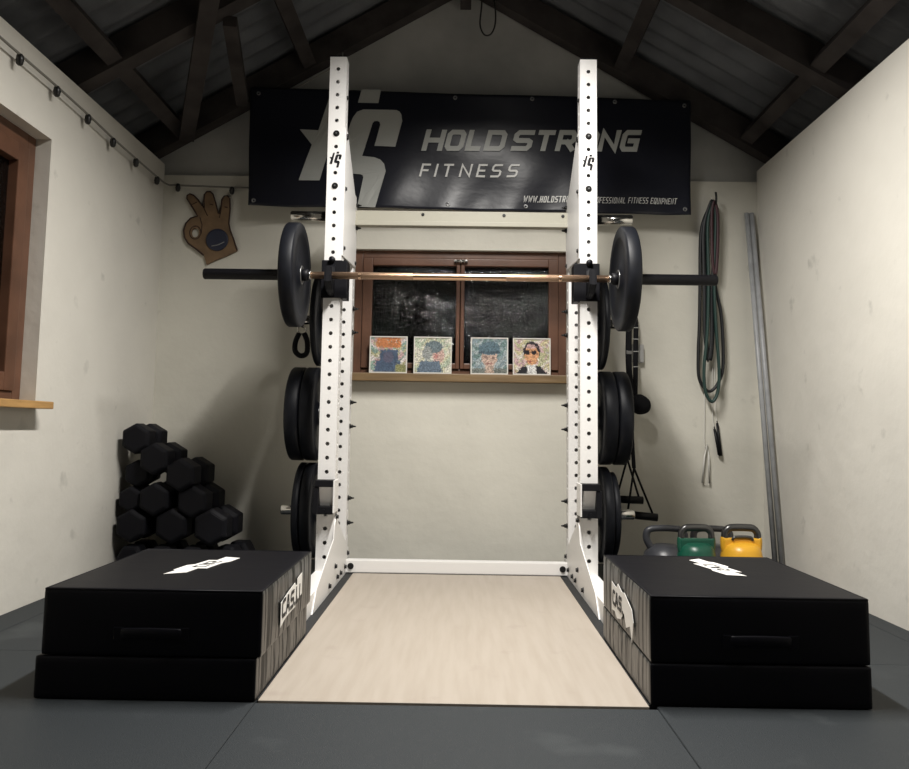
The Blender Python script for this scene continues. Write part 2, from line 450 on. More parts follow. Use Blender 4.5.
# ================================================================== PLATFORM
p = thing('lifting_platform', 'pale plywood lifting platform board edged with black rubber strips inside the rack', 'platform', (CX, 3.0, 0))
px = .487
MB().box((-px, -.86, -.011), (px, .985, .003), bev=.001, seg=1).build('plywood_board', 'ply', p)
for s in (-1, 1):
    MB().box((min(s * (px + .002), s * .5205), -.84, -.011), (max(s * (px + .002), s * .5205), 1.0, .0004)).build('rubber_strip', 'rubber_strip', p)
MB().box((-px, .987, -.011), (px, 1.0, .0004)).build('rubber_strip', 'rubber_strip', p)

# ================================================================== POWER RACK
UX, UW = .5635, .075          # upright centre offset and width
YFR, YRR = 3.60, 3.99         # front faces of front and rear uprights
rack = thing('power_rack', 'tall white steel half rack with drilled uprights and storage pegs, standing around the plywood', 'squat rack', (CX, 3.6, 0))
def upright(x, y, zt, holes, inner, side_holes, skip=()):
    """hollow drilled tube; holes: list of z on the front face; inner: sign of the inner side"""
    b = MB(); hw = UW / 2; t = .004; r = .0088; H = .06
    def plate(fr, zs, w0=-hw, w1=hw):
        zprev = 0.
        seq = sorted(zs)
        def quad(u0, u1, z0, z1):
            if z1 - z0 < 1e-5: return
            b.face([b.bm.verts.new(fr(*q, 0)) for q in ((u0, z0), (u1, z0), (u1, z1), (u0, z1))])
        for z in seq:
            z0, z1 = max(z - H / 2, 0), z + H / 2
            quad(w0, w1, zprev, z0)
            sq = []
            for (u, v) in [(-1, -1), (-.5, -1), (0, -1), (.5, -1), (1, -1), (1, -.5), (1, 0), (1, .5), (1, 1), (.5, 1), (0, 1), (-.5, 1), (-1, 1), (-1, .5), (-1, 0), (-1, -.5)]:
                sq.append(((w0 + w1) / 2 + u * (w1 - w0) / 2, z + v * (z1 - z), math.atan2(v, u)))
            O = [b.bm.verts.new(fr(u, v, 0)) for u, v, a in sq]
            I = [b.bm.verts.new(fr((w0 + w1) / 2 + r * math.cos(a), z + r * math.sin(a), 0)) for u, v, a in sq]
            J = [b.bm.verts.new(fr((w0 + w1) / 2 + r * math.cos(a), z + r * math.sin(a), t)) for u, v, a in sq]
            for i in range(16):
                j = (i + 1) % 16
                b.face((O[i], O[j], I[j], I[i])); b.face((I[i], I[j], J[j], J[i]))
            zprev = z1
        quad(w0, w1, zprev, zt)
    plate(lambda u, z, d: Vector((x + u, y + d, z)), [h for h in holes if h not in skip])
    plate(lambda u, z, d: Vector((x + inner * (hw - d), y + hw + u, z)), holes if side_holes else [])
    f = lambda a, c, z: b.bm.verts.new((x + a, y + c, z))
    b.face([f(-inner * hw, 0, 0), f(-inner * hw, UW, 0), f(-inner * hw, UW, zt), f(-inner * hw, 0, zt)])
    b.face([f(-hw, UW, 0), f(hw, UW, 0), f(hw, UW, zt), f(-hw, UW, zt)])
    b.face([f(-hw, 0, zt), f(hw, 0, zt), f(hw, UW, zt), f(-hw, UW, zt)])
    return b
ztop = 2.293
fh = [round(ztop - .06 * k, 4) for k in range(38) if ztop - .06 * k > .05]
rh = [round(1.793 - .06 * k, 4) for k in range(30) if 1.793 - .06 * k > .05]
def fs_mark(frame, m, d, scale=1.):
    """the slanted f and S emblem, from outlines 1 high"""
    f_ = [(-.874, 2.26), (-.775, 2.256), (-.72, 2.434), (-.64, 2.435), (-.759, 1.981), (-.871, 1.982), (-.807, 2.176)]
    dot = [(-.549, 2.48), (-.446, 2.481), (-.458, 2.405), (-.567, 2.406)]
    S_ = [(-.537, 2.369), (-.361, 2.368), (-.343, 2.358), (-.334, 2.342), (-.329, 2.308), (-.363, 2.169), (-.474, 2.173), (-.445, 2.286), (-.449, 2.301), (-.460, 2.307), (-.476, 2.306), (-.486, 2.296),
          (-.538, 2.117), (-.473, 2.111), (-.441, 2.098), (-.420, 2.075), (-.411, 2.035), (-.461, 1.836), (-.557, 1.842), (-.528, 2.000), (-.533, 2.012), (-.545, 2.016), (-.624, 2.022), (-.653, 2.037),
          (-.666, 2.072), (-.656, 2.136), (-.607, 2.285), (-.592, 2.325), (-.570, 2.356)]
    b = MB()
    for P in (f_, dot, S_): b.poly([frame(u, v) for u, v in P], d, m)
    return b
def bolt(parent, p, d, r=.009, h=.008, m='bolt'):
    p = Vector(p); d = Vector(d)
    b = MB(); b.cyl(p, p + d * .002, r * 1.35, n=14); b.cyl(p, p + d * h, r, n=6); return b.build('bolt', m, parent)
for s in (-1, 1):
    x = s * UX; xi = s * (UX - UW / 2)
    u = upright(x, YFR - 3.6, 2.35, fh, -s, True, skip=(fh[7], fh[5], fh[9])).build('upright', 'white', rack)
    MB().box((x - .0378, -.0003, 2.3505), (x + .0378, UW + .0003, 2.357), bev=.002).build('end_cap', 'black_plastic', u)
    for k in (5, 9):
        bolt(u, (x, 0, fh[k]), (0, -1, 0), .0105, .007, 'bolt')
        MB().cyl((x, -.0068, fh[k]), (x, -.0085, fh[k]), .004, n=8).build('bolt_head', 'bolt_steel', u)
    bolt(u, (xi, .0375, fh[5] + .0), (-s, 0, 0), .011, .012)
    bolt(u, (xi, .0375, fh[2]), (-s, 0, 0), .008, .008)
    # little emblem
    fr = lambda a, c, x=x: (x + (a + .6) * .098, -.0006, fh[7] + (c - 2.16) * .112)
    fs_mark(fr, None, (0, -.0008, 0)).build('emblem', 'black_plastic', u)
    yr = YRR - 3.6
    r = upright(x, yr, 1.83, rh, -s, True).build('upright', 'white', rack)
    MB().box((x - .0378, yr - .0003, 1.8305), (x + .0378, yr + UW + .0003, 1.836), bev=.002).build('end_cap', 'black_plastic', r)
    # base rail and foot
    MB().box((x - .0375, -.72, 0), (x + .0375, .56, .075), bev=.003).build('base_rail', 'white', rack)
    # top side gusset between front and rear uprights
    yy = [0.003, UW, yr + UW - .003, yr + UW - .003, UW, .003]
    g = MB(); g.poly([(xi - s * .0005, .004, 2.02), (xi - s * .0005, UW, 2.02), (xi - s * .0005, yr + .01, 1.80), (xi - s * .0005, yr + .07, 1.79), (xi - s * .0005, yr + .07, 1.475), (xi - s * .0005, .004, 1.44)], (-s * .004, 0, 0))
    g = g.build('upper_gusset', 'white', rack)
    for yb, zb in ((.0375, 1.985), (.0375, 1.75), (.0375, 1.48), (yr + .0375, 1.49)): bolt(g, (xi - s * .0045, yb, zb), (-s, 0, 0), .008, .007)
    # bottom gusset: a web in front of and behind the front upright
    q = xi - s * .0005
    g = MB(); g.poly([(q, -.50, .002), (q, -.42, .077), (q, -.02, .21), (q, .004, .27), (q, .071, .33), (q, .10, .27), (q, yr + .02, .13), (q, yr + .072, .11), (q, yr + .072, .002)], (-s * .004, 0, 0))
    g = g.build('base_gusset', 'white', rack)
    for yb, zb in ((.035, .30), (.035, .09), (.10, .035), (.20, .035), (yr - .05, .04), (yr + .03, .04), (yr + .035, .09), (-.12, .035)): bolt(g, (xi - s * .0045, yb, zb), (-s, 0, 0), .009, .010)
    # black storage backing strip and the pegs through the rear upright
    xo = s * (UX + UW / 2)
    MB().box((min(xo, xo + s * .062), yr + .01, .076), (max(xo, xo + s * .062), yr + .065, 1.80), bev=.003).build('storage_strip', 'black', rack)
    for z in PEGZ if 'PEGZ' in globals() else (1.724, 1.205, .748, .290):
        yc = yr + .0375; L = .845
        b = MB(); b.lathe([(s * .655, 0), (s * .655, .025), (s * (L - .005), .025), (s * L, .021), (s * L, .018), (s * (L - .002), 0)], axis='x', c=(0, yc, z), n=24)
        pg = b.build('plate_peg', 'chrome', rack)
        MB().lathe([(s * .6635, 0), (s * .6635, .042), (s * .669, .042), (s * .669, .0252)], axis='x', c=(0, yc, z), n=24).build('peg_flange', 'black', pg)
        for dz in (-.058, .058):
            b = MB(); b.cyl((xi, yc, z + dz), (xi - s * .004, yc, z + dz), .013, n=14); b.cyl((xi - s * .004, yc, z + dz), (xi - s * .014, yc, z + dz), .010, n=6); b.cyl((xi - s * .014, yc, z + dz), (xi - s * .030, yc, z + dz), .006, n=10, r1=.003)
            b.build('bolt', 'bolt', r)
yr = YRR - 3.6
ix = UX - UW / 2
b = MB(); b.box((-ix + .001, yr + .02, 1.70), (ix - .001, yr + .06, 1.753), bev=.003); b.box((-ix + .001, yr + .008, 1.676), (ix - .001, yr + .06, 1.6995), bev=.003)
cm = b.build('upper_crossmember', 'cream', rack, label='cream painted upper crossmember')
for xx in (-.19, .21, .50): bolt(cm, (xx, yr + .02, 1.735), (0, -1, 0), .006, .006)
b = MB(); b.box((-ix + .001, yr + .002, .004), (ix - .001, yr + .06, .062), bev=.004)
cm = b.build('lower_crossmember', 'white', rack)
for xx in (-.50, .50): bolt(cm, (xx, yr + .002, .034), (0, -1, 0), .011, .008)

# ---- bumper plates
def plate(R, t, hub=.05):
    """lathe profile along x, from the inner face (x=0) out to x=t"""
    h = t / 2
    return [(t * .30, .026), (t * .02, .026), (t * .02, hub), (t * .16, hub + .012), (t * .16, R * .72), (t * .02, R * .78), (0, R * .80), (0, R - .012),
            (t * .05, R - .004), (t * .14, R), (t * .86, R), (t * .95, R - .004), (t, R - .012),
            (t, R * .80), (t * .98, R * .78), (t * .84, R * .72), (t * .84, hub + .012), (t * .98, hub), (t * .98, .026), (t * .7, .026), (t * .3, .026)]
def make_plate(R, t, label, loc, group):
    o = thing('bumper_plate', label, 'weight plate', loc, group)
    MB().lathe(plate(R, t), axis='x', n=72).build('rubber_disc', 'bumper', o)
    MB().lathe([(t * .02, .0262), (-.001, .0262), (-.001, .040), (t * .02, .0405)], axis='x', n=36).build('hub_ring', 'bolt_steel', o)
    MB().lathe([(t * .98, .0262), (t + .001, .0262), (t + .001, .040), (t * .98, .0405)], axis='x', n=36).build('hub_ring', 'bolt_steel', o)
    return o
BY, BZ, BX = 3.52, 1.334, -.010
bar_pl = make_plate(.2245, .060, 'thick black bumper plate loaded on the left sleeve of the bronze barbell', (BX - .738, BY, BZ), 'plates on the barbell')
dup(bar_pl, (BX + .678, BY, BZ), 'thick black bumper plate loaded on the right sleeve of the bronze barbell')
PY = YRR + .0375
def on_peg(s, z, specs, names):
    x = .6705
    for (R, t), lab in zip(specs, names):
        zc = z + .0  # bore sits snug on the peg sleeve
        X = CX + (x if s > 0 else -x - t)
        make_plate(R, t, lab, (X, PY, zc), 'plates stored on the rack pegs'); x += t + .002
on_peg(-1, 1.205, [(.2245, .028)], ['thin black bumper plate stored behind the left end of the barbell, second peg down'])
on_peg(1, 1.205, [(.2245, .028)], ['thin black bumper plate stored behind the right end of the barbell, second peg down'])
on_peg(-1, .748, [(.2245, .066), (.2245, .066)], ['black bumper plate on the left middle peg, the inner of two beside the upright', 'black bumper plate on the left middle peg, the outer of two facing the hexagonal dumbbells'])
on_peg(1, .748, [(.2245, .066), (.2245, .066)], ['black bumper plate on the right middle peg, the inner of two beside the upright', 'black bumper plate on the right middle peg, the outer of two beside the suspension straps'])
on_peg(-1, .290, [(.2245, .050), (.2245, .034)], ['black bumper plate on the lowest left peg, the thicker one next to the upright', 'thin black bumper plate on the lowest left peg, behind the left foam box'])
on_peg(1, .290, [(.2245, .046), (.200, .030)], ['black bumper plate on the lowest right peg, the thicker one next to the upright', 'thin black smaller plate on the lowest right peg, behind the right foam box'])

# ---- barbell
bar = thing('barbell', 'long barbell with bronze coloured shaft and black sleeves, resting in the black hooks', 'barbell', (BX, BY, BZ))
b = MB()
b.lathe([(-.658, 0), (-.658, .0152), (-.20, .0152)], 'knurl', n=24); b.lathe([(-.20, .0154), (-.12, .0148), (.12, .0148), (.20, .0154)], 'copper', n=24); b.lathe([(.20, .0152), (.658, .0152), (.658, 0)], 'knurl', n=24)
for xx in (-.43, .43): b.lathe([(xx - .006, .0157), (xx + .006, .0157)], 'copper', n=24)
b.build('shaft', None, bar)
for s in (-1, 1):
    MB().lathe([(s * .650, 0), (s * .650, .020), (s * .654, .026), (s * .674, .026), (s * .676, .0235), (s * 1.098, .0235), (s * 1.102, .021), (s * 1.102, .018), (s * 1.100, .0175), (s * 1.100, 0)], n=36).build('sleeve', 'black', bar, label='black bar sleeve')
    MB().lathe([(s * .6395, .0142), (s * .6395, .018), (s * .650, .0195), (s * .650, .0142)], n=24).build('collar_ring', 'chrome', bar)
# ---- J cups
jc = thing('j_cup', 'black steel hook clamped on the left front upright, holding the barbell', 'bar hook', (CX - UX, YFR, 1.333), 'bar hooks')
def jcup_mesh(s, root):
    ox = -s * .0  # outer/inner asymmetry of the wrap-around body
    b = MB()
    b.box((-.044, -.014, -.085), (.044, -.001, .082), bev=.003)
    xin = -s
    b.box((min(xin * .039, xin * .067), -.014, -.088), (max(xin * .039, xin * .067), .07, .080), bev=.003)
    b.box((min(-xin * .039, -xin * .046), -.014, -.085), (max(-xin * .039, -xin * .046), .06, .080), bev=.002)
    b.build('bracket', 'black', root)
    b = MB()
    # hook in profile: shelf under the bar and an upturned lip in front
    prof = [(-.014, .060), (-.030, .045), (-.040, .010), (-.052, -.016), (-.100, -.017), (-.108, .030), (-.120, .032), (-.124, -.030), (-.075, -.060), (-.014, -.075)]
    b.poly([(-.015, y, z) for y, z in prof], (.007, 0, 0)); b.poly([(.008, y, z) for y, z in prof], (.007, 0, 0))
    b.build('hook', 'black', root)
    b = MB(); b.poly([(-.0078, y, z) for y, z in [(-.016, .062), (-.030, .050), (-.040, .012), (-.052, -.0145), (-.098, -.0145), (-.106, .034), (-.122, .036), (-.126, -.032), (-.075, -.063), (-.016, -.078)]], (.0156, 0, 0))
    b.build('liner', 'black_plastic', root)
    MB().lathe([(-.030, 0), (-.030, .013), (-.014, .014), (-.012, .011), (-.002, .011), (-.002, 0)], axis='y', c=(0, 0, .083), n=20).build('locking_pin', 'black', root)
jcup_mesh(-1, jc)
jc2 = thing('j_cup', 'black steel hook clamped on the right front upright, holding the barbell', 'bar hook', (CX + UX, YFR, 1.333), 'bar hooks')
jcup_mesh(1, jc2)
# ---- short spotter brackets low on the front uprights
def spotter(s, label):
    o = thing('safety_bracket', label, 'safety bracket', (CX + s * UX, YFR, .385), 'safety brackets')
    i = -s
    b = MB()
    b.box((min(i * .0385, i * .045), -.060, -.062), (max(i * .0385, i * .045), .06, .075), bev=.002)         # inner cheek
    b.build('cheek_plate', 'white', o)
    b = MB(); b.poly([(-.030, -.006, -.05), (-.030, -.05, .046), (-.030, -.006, .046)], (.067, 0, 0))
    b.build('arm_web', 'white', o)
    MB().box((-.038, -.062, .047), (.038, -.001, .076), bev=.003).build('black_pad', 'black_plastic', o)
    b = MB(); b.box((-.044, -.05, -.068), (.038, -.004, -.034), bev=.004); b.box((min(-i * .047, -i * .022), -.058, -.066), (max(-i * .047, -i * .022), -.002, .047), bev=.004)
    b.build('lower_pad', 'black_plastic', o)
    MB().cyl((0, -.05, -.056), (0, -.064, -.056), .010, n=12).build('locking_pin', 'black', o)
spotter(-1, 'white and black safety bracket low on the left front upright, beside the stored plates')
spotter(1, 'white and black safety bracket low on the right front upright, beside the stored plates')

# ================================================================== FOAM BOXES
def slab(root, W, D, z0, z1, name, bul=.0025):
    """soft block with rounded edges and slightly bulging faces; long sides use puckered vinyl"""
    b = MB(); b.mats = ['box_vinyl', 'box_side']
    nx, ny, nz = 22, 28, 8; cx_, cy_, cz_ = W / 2, D / 2, (z1 - z0) / 2; rr = .005
    vs = {}
    def V(i, j, k):
        key = (i, j, k)
        if key in vs: return vs[key]
        def cs(i, n):
            t = i / n
            e = .5 - .5 * math.cos(PI * t)
            return -1 + 2 * (.35 * t + .65 * e)
        u, v, w_ = cs(i, nx), cs(j, ny), cs(k, nz)
        p = Vector((u * cx_, v * cy_, w_ * cz_))
        # round the edges
        q = Vector([max(-a + rr, min(a - rr, c)) for c, a in zip(p, (cx_, cy_, cz_))])
        d = p - q
        if d.length > 1e-6 and sum(abs(c) > 1e-6 for c in d) > 1: p = q + d.normalized() * min(rr, d.length)
        bx = (1 - v * v) * (1 - w_ * w_); by = (1 - u * u) * (1 - w_ * w_); bz = (1 - u * u) * (1 - v * v)
        if i in (0, nx): p.x += math.copysign(bul * bx, u) + .0016 * math.sin(v * 31 + 2 * math.sin(w_ * 2 + v * 9)) * bx
        if j in (0, ny): p.y += math.copysign(bul * by, v)
        if k in (0, nz): p.z += math.copysign(bul * .4 * bz, w_)
        vs[key] = b.bm.verts.new((p.x, p.y, p.z + (z0 + z1) / 2)); return vs[key]
    def F(a, mi):
        f = b.bm.faces.new(a); f.material_index = mi; f.smooth = True
    for i in range(nx):
        for j in range(ny):
            F((V(i, j, 0), V(i, j + 1, 0), V(i + 1, j + 1, 0), V(i + 1, j, 0)), 0); F((V(i, j, nz), V(i + 1, j, nz), V(i + 1, j + 1, nz), V(i, j + 1, nz)), 0)
    for i in range(nx):
        for k in range(nz):
            F((V(i, 0, k), V(i + 1, 0, k), V(i + 1, 0, k + 1), V(i, 0, k + 1)), 0); F((V(i, ny, k), V(i, ny, k + 1), V(i + 1, ny, k + 1), V(i + 1, ny, k)), 0)
    for j in range(ny):
        for k in range(nz):
            F((V(0, j, k), V(0, j, k + 1), V(0, j + 1, k + 1), V(0, j + 1, k)), 1); F((V(nx, j, k), V(nx, j + 1, k), V(nx, j + 1, k + 1), V(nx, j, k + 1)), 1)
    return b.build(name, None, root)
BD, SPLIT, TOP = .690, .106, .270
def foam_box(s, xc, yc, lab_up, lab_lo, W=.552):
    lo = thing('foam_pad', lab_lo, 'foam block', (xc, yc, 0), 'foam blocks', (0, 0, 0))
    slab(lo, W + .002, BD + .001, 0.0005, SPLIT - .001, 'pad_cover')
    up = thing('foam_box', lab_up, 'foam box', (xc + (.012 if s < 0 else 0), yc, SPLIT), 'foam boxes')
    c = slab(up, W, BD, .0005, TOP - SPLIT, 'box_cover')
    h = TOP - SPLIT
    # carrying strap on the front
    b = MB(); yq = -BD / 2 - .004
    b.tube([(-.075, yq + .001, h * .34), (-.06, yq - .004, h * .35), (0, yq - .007, h * .36), (.06, yq - .004, h * .35), (.075, yq + .001, h * .34)], .003, n=8, rx=.014, smooth_n=5, up=(0, 0, 1))
    b.box((-.095, yq - .001, h * .34 - .016), (-.07, yq + .004, h * .34 + .016), bev=.002); b.box((.07, yq - .001, h * .34 - .016), (.095, yq + .004, h * .34 + .016), bev=.002)
    b.build('carry_strap', 'box_vinyl', up)
    # piping seam along the upper edges
    z = h - .002; a, d = W / 2 - .004, BD / 2 - .002
    MB().tube([(-a, -d, z), (a, -d, z), (a, d, z), (-a, d, z)], .0028, n=8, closed=True).build('piping', 'box_vinyl', up)
    # printed mark on top: white stepped patch with a dark letter row
    zt = h + .0022
    sgn = -s
    def tf(u, v):  # u along the length of the mark, v across it
        return (s * -.0 + TX + v * TS, TY + u, zt)
    if s < 0: TX, TY, TS = .010, -.14, 1
    else: TX, TY, TS = .028, .27, -1
    # mark runs along the box: u is length
    def top(u, v):
        return (TX + (v - .04) * .72 * (1 if s < 0 else -1) + (u - .15) * (.20 if s < 0 else -.22) * (1 if s < 0 else -1), (TY + u) if s < 0 else (TY - u), zt)
    P = [(0, .0), (.03, .065), (.10, .060), (.10, .095), (.20, .09), (.23, .105), (.30, .10), (.315, .03), (.25, .035), (.25, .0), (.17, .0), (.15, -.02), (.07, -.015), (.06, .0)]
    # the patch must lie just above the slightly domed cover
    MB().poly([top(*q) for q in P], (0, 0, .0012)).build('print', 'vinyl_white', up)
    b = MB(); zt += .0013
    x = .115
    for ch, wd in (('C', .030), ('A', .032), ('S', .028)):
        letter(b, ch, x, .022, wd, .052, .008, top, None, (0, 0, .0006), .1); x += wd + .010
    b.build('lettering', 'black_plastic', up)
    # printed mark on the side that faces the platform
    xs = (-s) * (W / 2 + .0052)
    y0 = .0
    def sd(u, v):
        # the reader faces the platform side of the box
        return (xs, (y0 + u) if s < 0 else (y0 - u), (.035 if s < 0 else .028) + v)
    d = (-s * .0011, 0, 0)
    if s < 0:
        y0 = -.155
        P = [(0, -.004), (0, .062), (.10, .074), (.19, .082), (.205, .072), (.225, .070), (.225, .088), (.30, .094), (.30, .030), (.235, .026), (.225, .040), (.20, .010), (.10, .010), (.05, .006)]
        L = (('C', .012, .045), ('A', .065, .050), ('S', .125, .050), ('.', .180, .02), ('L', .205, .030), ('I', .245, .03))
        # letters sit on the patch
    else:
        y0 = .15
        P = [(0, .0), (0, .085), (.07, .078), (.10, .095), (.16, .082), (.20, .086), (.30, .060), (.32, .030), (.30, -.028), (.275, .010), (.22, -.006), (.19, .030), (.14, .0), (.08, -.010), (.05, .004)]
        L = (('C', .015, .040), ('A', .06, .045), ('S', .112, .045), ('.', .16, .02))
    MB().poly([sd(*q) for q in P], d).build('print', 'vinyl_white', up)
    b = MB(); xs += -s * .0016
    for ch, x0, wd in L: letter(b, ch, x0, .017 if s < 0 else .02, wd, .050 if s < 0 else .045, .010, sd, None, (-s * .0007, 0, 0), .06)
    b.build('lettering', 'black_plastic', up)
    return up
foam_box(-1, CX - .4925 - .276, 2.13 + BD / 2, 'black vinyl foam box on the left, lying on its thinner pad below the dumbbells', 'low black vinyl foam pad on the floor under the left foam box')
foam_box(1, CX + .4925 + .276, 2.15 + BD / 2, 'black vinyl foam box on the right, on its thinner pad, in front of the kettlebells', 'low black vinyl foam pad on the floor under the right foam box')

# ================================================================== HEX DUMBBELLS
def make_dumbbell(R, L):
    o = thing('hex_dumbbell', '', 'dumbbell')
    for s in (-1, 1):
        b = MB(); h = L * .40; e = s * L / 2
        rings = []
        for y, r in ((e - s * h, R * .72), (e - s * (h - .012), R), (e - s * .012, R), (e, R * .80)):
            rings.append([b.bm.verts.new((r * math.sin(PI / 3 * k), y, r * math.cos(PI / 3 * k))) for k in range(6)])
        for a_, c in zip(rings, rings[1:]):
            for k in range(6): b.face((a_[k], a_[(k + 1) % 6], c[(k + 1) % 6], c[k]))
        b.face(rings[0]); b.face(rings[-1][::-1])
        bmesh.ops.bevel(b.bm, geom=b.bm.edges[:], offset=.003, segments=2, affect='EDGES')
        b.build('head', 'hexrub', o)
    MB().lathe([(-L * .17, .013), (-L * .1, .015), (0, .017), (L * .1, .015), (L * .17, .013)], axis='y', n=20).build('handle', 'chrome', o)
    return o
DG = 'hexagonal dumbbells heaped in the left corner'
protos = {}
def dumbbell(x, z, R, lab, y=4.06, L=.27, yaw=0, roll=0, rot=None):
    key = (round(R, 3), L)
    rot = rot or (0, roll, yaw)
    if key not in protos:
        o = make_dumbbell(R, L); o.location = (x, y, z); o.rotation_euler = rot; o['label'] = lab; o['group'] = DG; protos[key] = o
    else: dup(protos[key], (x, y, z), lab, rot, DG)
dumbbell(-1.535, .0595, 0.0681, 'hexagonal black dumbbell on the floor against the left wall, lowest of the heap', yaw=.04, roll=PI / 6)
dumbbell(-1.385, .0595, 0.0681, 'hexagonal black dumbbell on the floor, second from the left wall in the bottom row', roll=PI / 6)
dumbbell(-1.238, .0595, 0.0681, 'hexagonal black dumbbell on the floor, third from the left wall in the bottom row', roll=PI / 6)
dumbbell(-1.085, .0595, 0.0681, 'hexagonal black dumbbell on the floor, at the right end of the bottom row', y=4.10, yaw=-.1, roll=PI / 6)
dumbbell(-1.535, .211, 0.079, 'black hexagonal dumbbell in the second row up, the one against the left wall')
dumbbell(-1.348, .212, 0.083, 'black hexagonal dumbbell in the second row up, the middle one', yaw=.03)
dumbbell(-1.148, .212, 0.088, 'large black hexagonal dumbbell at the right end of the second row, nearest the rack', y=4.04, yaw=-.05)
dumbbell(-1.552, .332, 0.062, 'small black hexagonal dumbbell in the third row, against the left wall', L=.23)
dumbbell(-1.428, .336, 0.079, 'black hexagonal dumbbell in the third row, the middle one', y=4.05)
dumbbell(-1.240, .328, 0.079, 'black hexagonal dumbbell at the right end of the third row', y=4.05, yaw=-.08)
dumbbell(-1.292, .452, 0.079, 'black hexagonal dumbbell in the fourth row, at the right edge of the heap', y=4.03, yaw=-.1)
dumbbell(-1.542, .452, 0.066, 'small black dumbbell wedged below the top of the heap, beside the left wall', y=4.08, L=.23, yaw=.1)
dumbbell(-1.428, .524, 0.077, 'black hexagonal dumbbell just below the topmost one of the heap', y=4.04, yaw=-.05)
dumbbell(-1.532, .617, 0.074, 'black hexagonal dumbbell on the very top of the heap', y=4.06)

# ================================================================== KETTLEBELLS
def kettlebell(label, body_m, handle_m, loc, rz=0, comp=True, hm2=None, sc=1.):
    o = thing('kettlebell', label, 'kettlebell', loc, 'kettlebells behind the right foam box', (0, 0, rz))
    b = MB()
    if comp:
        pr = [(0, 0), (0, .060), (.006, .068), (.02, .080), (.06, .095), (.10, .099), (.14, .097), (.17, .090), (.19, .078), (.202, .055), (.206, 0)]
        b.lathe([(a, r) for a, r in pr], axis='z', n=40)
        # painted horns rise on both sides from the shoulders
        for s in (-1, 1): b.tube([(s * .062, 0, .13), (s * .078, 0, .17), (s * .082, 0, .205), (s * .079, 0, .222)], .0175, n=16, smooth_n=4)
        b.box((-.090, -.020, .15), (.090, .020, .222), bev=.010, seg=3)
        b.build('body', body_m, o)
        b = MB(); b.tube([(-.079, 0, .2225), (-.076, 0, .245), (-.060, 0, .262), (-.035, 0, .267), (.035, 0, .267), (.060, 0, .262), (.076, 0, .245), (.079, 0, .2225)], .0165, n=16, smooth_n=5)
        b.build('handle', handle_m, o)
        if hm2:
            b = MB(); b.tube([(-.048, -.020, .214), (-.038, -.022, .226), (0, -.022, .229), (.038, -.022, .226), (.048, -.020, .214)], .007, n=10, smooth_n=5); b.build('badge_rim', hm2, o)
    else:
        b.lathe([(0, 0), (0, .07), (.008, .082), (.05, .105), (.09, .110), (.13, .100), (.16, .078), (.176, .05), (.180, 0)], axis='z', n=40)
        b.build('body', body_m, o)
        b = MB(); b.tube([(-.062, 0, .150), (-.082, 0, .185), (-.090, 0, .215), (-.084, 0, .245), (-.062, 0, .258), (0, 0, .262), (.062, 0, .258), (.084, 0, .245), (.090, 0, .215), (.082, 0, .185), (.062, 0, .150)], .0175, n=16, smooth_n=5)
        b.build('handle', handle_m, o)
    o.scale = sc if isinstance(sc, tuple) else (sc, sc, sc)
    return o
kettlebell('dark grey cast kettlebell, leftmost of the row, next to the rack', 'kb_grey', 'kb_grey', (.978, 4.00, 0), comp=False, sc=(1.0, 1.0, .885))
kettlebell('green painted kettlebell with a dark steel handle, second from left', 'kb_green', 'kb_handle', (1.045, 3.72, 0), .05, sc=(.86, .86, 1.0))
kettlebell('black kettlebell standing behind, between the green and the yellow one', 'kb_dark', 'kb_dark', (1.212, 4.05, 0), -.1, comp=False, sc=(.95, .95, .87))
kettlebell('bright yellow painted kettlebell with a dark steel handle, rightmost of the row', 'kb_yellow', 'kb_handle', (1.252, 3.75, 0), 0, hm2='kb_handle', sc=(.93, .93, 1))

# ================================================================== BANNER
YBN = 4.275
ban = thing('wall_banner', 'wide black vinyl banner with grey HOLD STRONG FITNESS lettering high on the back wall', 'banner', (0, YBN, 1.85))
TL, TR, BR, BL = [Vector((x, 0, z - 1.85)) for x, z in ((-1.147, 2.488), (1.204, 2.443), (1.195, 1.819), (-1.133, 1.843))]
def fold(x, z):
    """shallow draping folds of the hanging vinyl (offset towards the room is negative)"""
    t = max(0, 1 - z / .30)
    a = .006 * math.sin(7 * x + 1.2) * (.3 + .7 * t) + .005 * math.sin(19 * x - 9 * z) * t + .004 * math.sin(5 * x + 14 * z)
    return a
def bfr(x, z): return (x, fold(x, z - 1.85) - .0025, z - 1.85)
b = MB(); NX, NZ = 150, 44; g = []
for j in range(NZ + 1):
    for i in range(NX + 1):
        u, v = i / NX, j / NZ
        p = (BL.lerp(BR, u)).lerp(TL.lerp(TR, u), v)
        g.append(b.bm.verts.new((p.x, fold(p.x, p.z), p.z)))
for j in range(NZ):
    for i in range(NX):
        k = j * (NX + 1) + i; b.face((g[k], g[k + 1], g[k + NX + 2], g[k + NX + 1])).smooth = True
sheet = b.build('sheet', 'banner', ban)
md = sheet.modifiers.new('thickness', 'SOLIDIFY'); md.thickness = .0012; md.offset = 1
def dense(b):
    """cut big flat letters finely so that they follow the folds"""
    for _ in range(4):
        es = [e for e in b.bm.edges if Vector((e.verts[0].co.x - e.verts[1].co.x, e.verts[0].co.z - e.verts[1].co.z)).length > .035]
        if es: bmesh.ops.subdivide_edges(b.bm, edges=es, cuts=1)
    for v in b.bm.verts:
        v.co.y = fold(v.co.x, v.co.z) - (.0042 if v.co.y > -.5 else .0052)
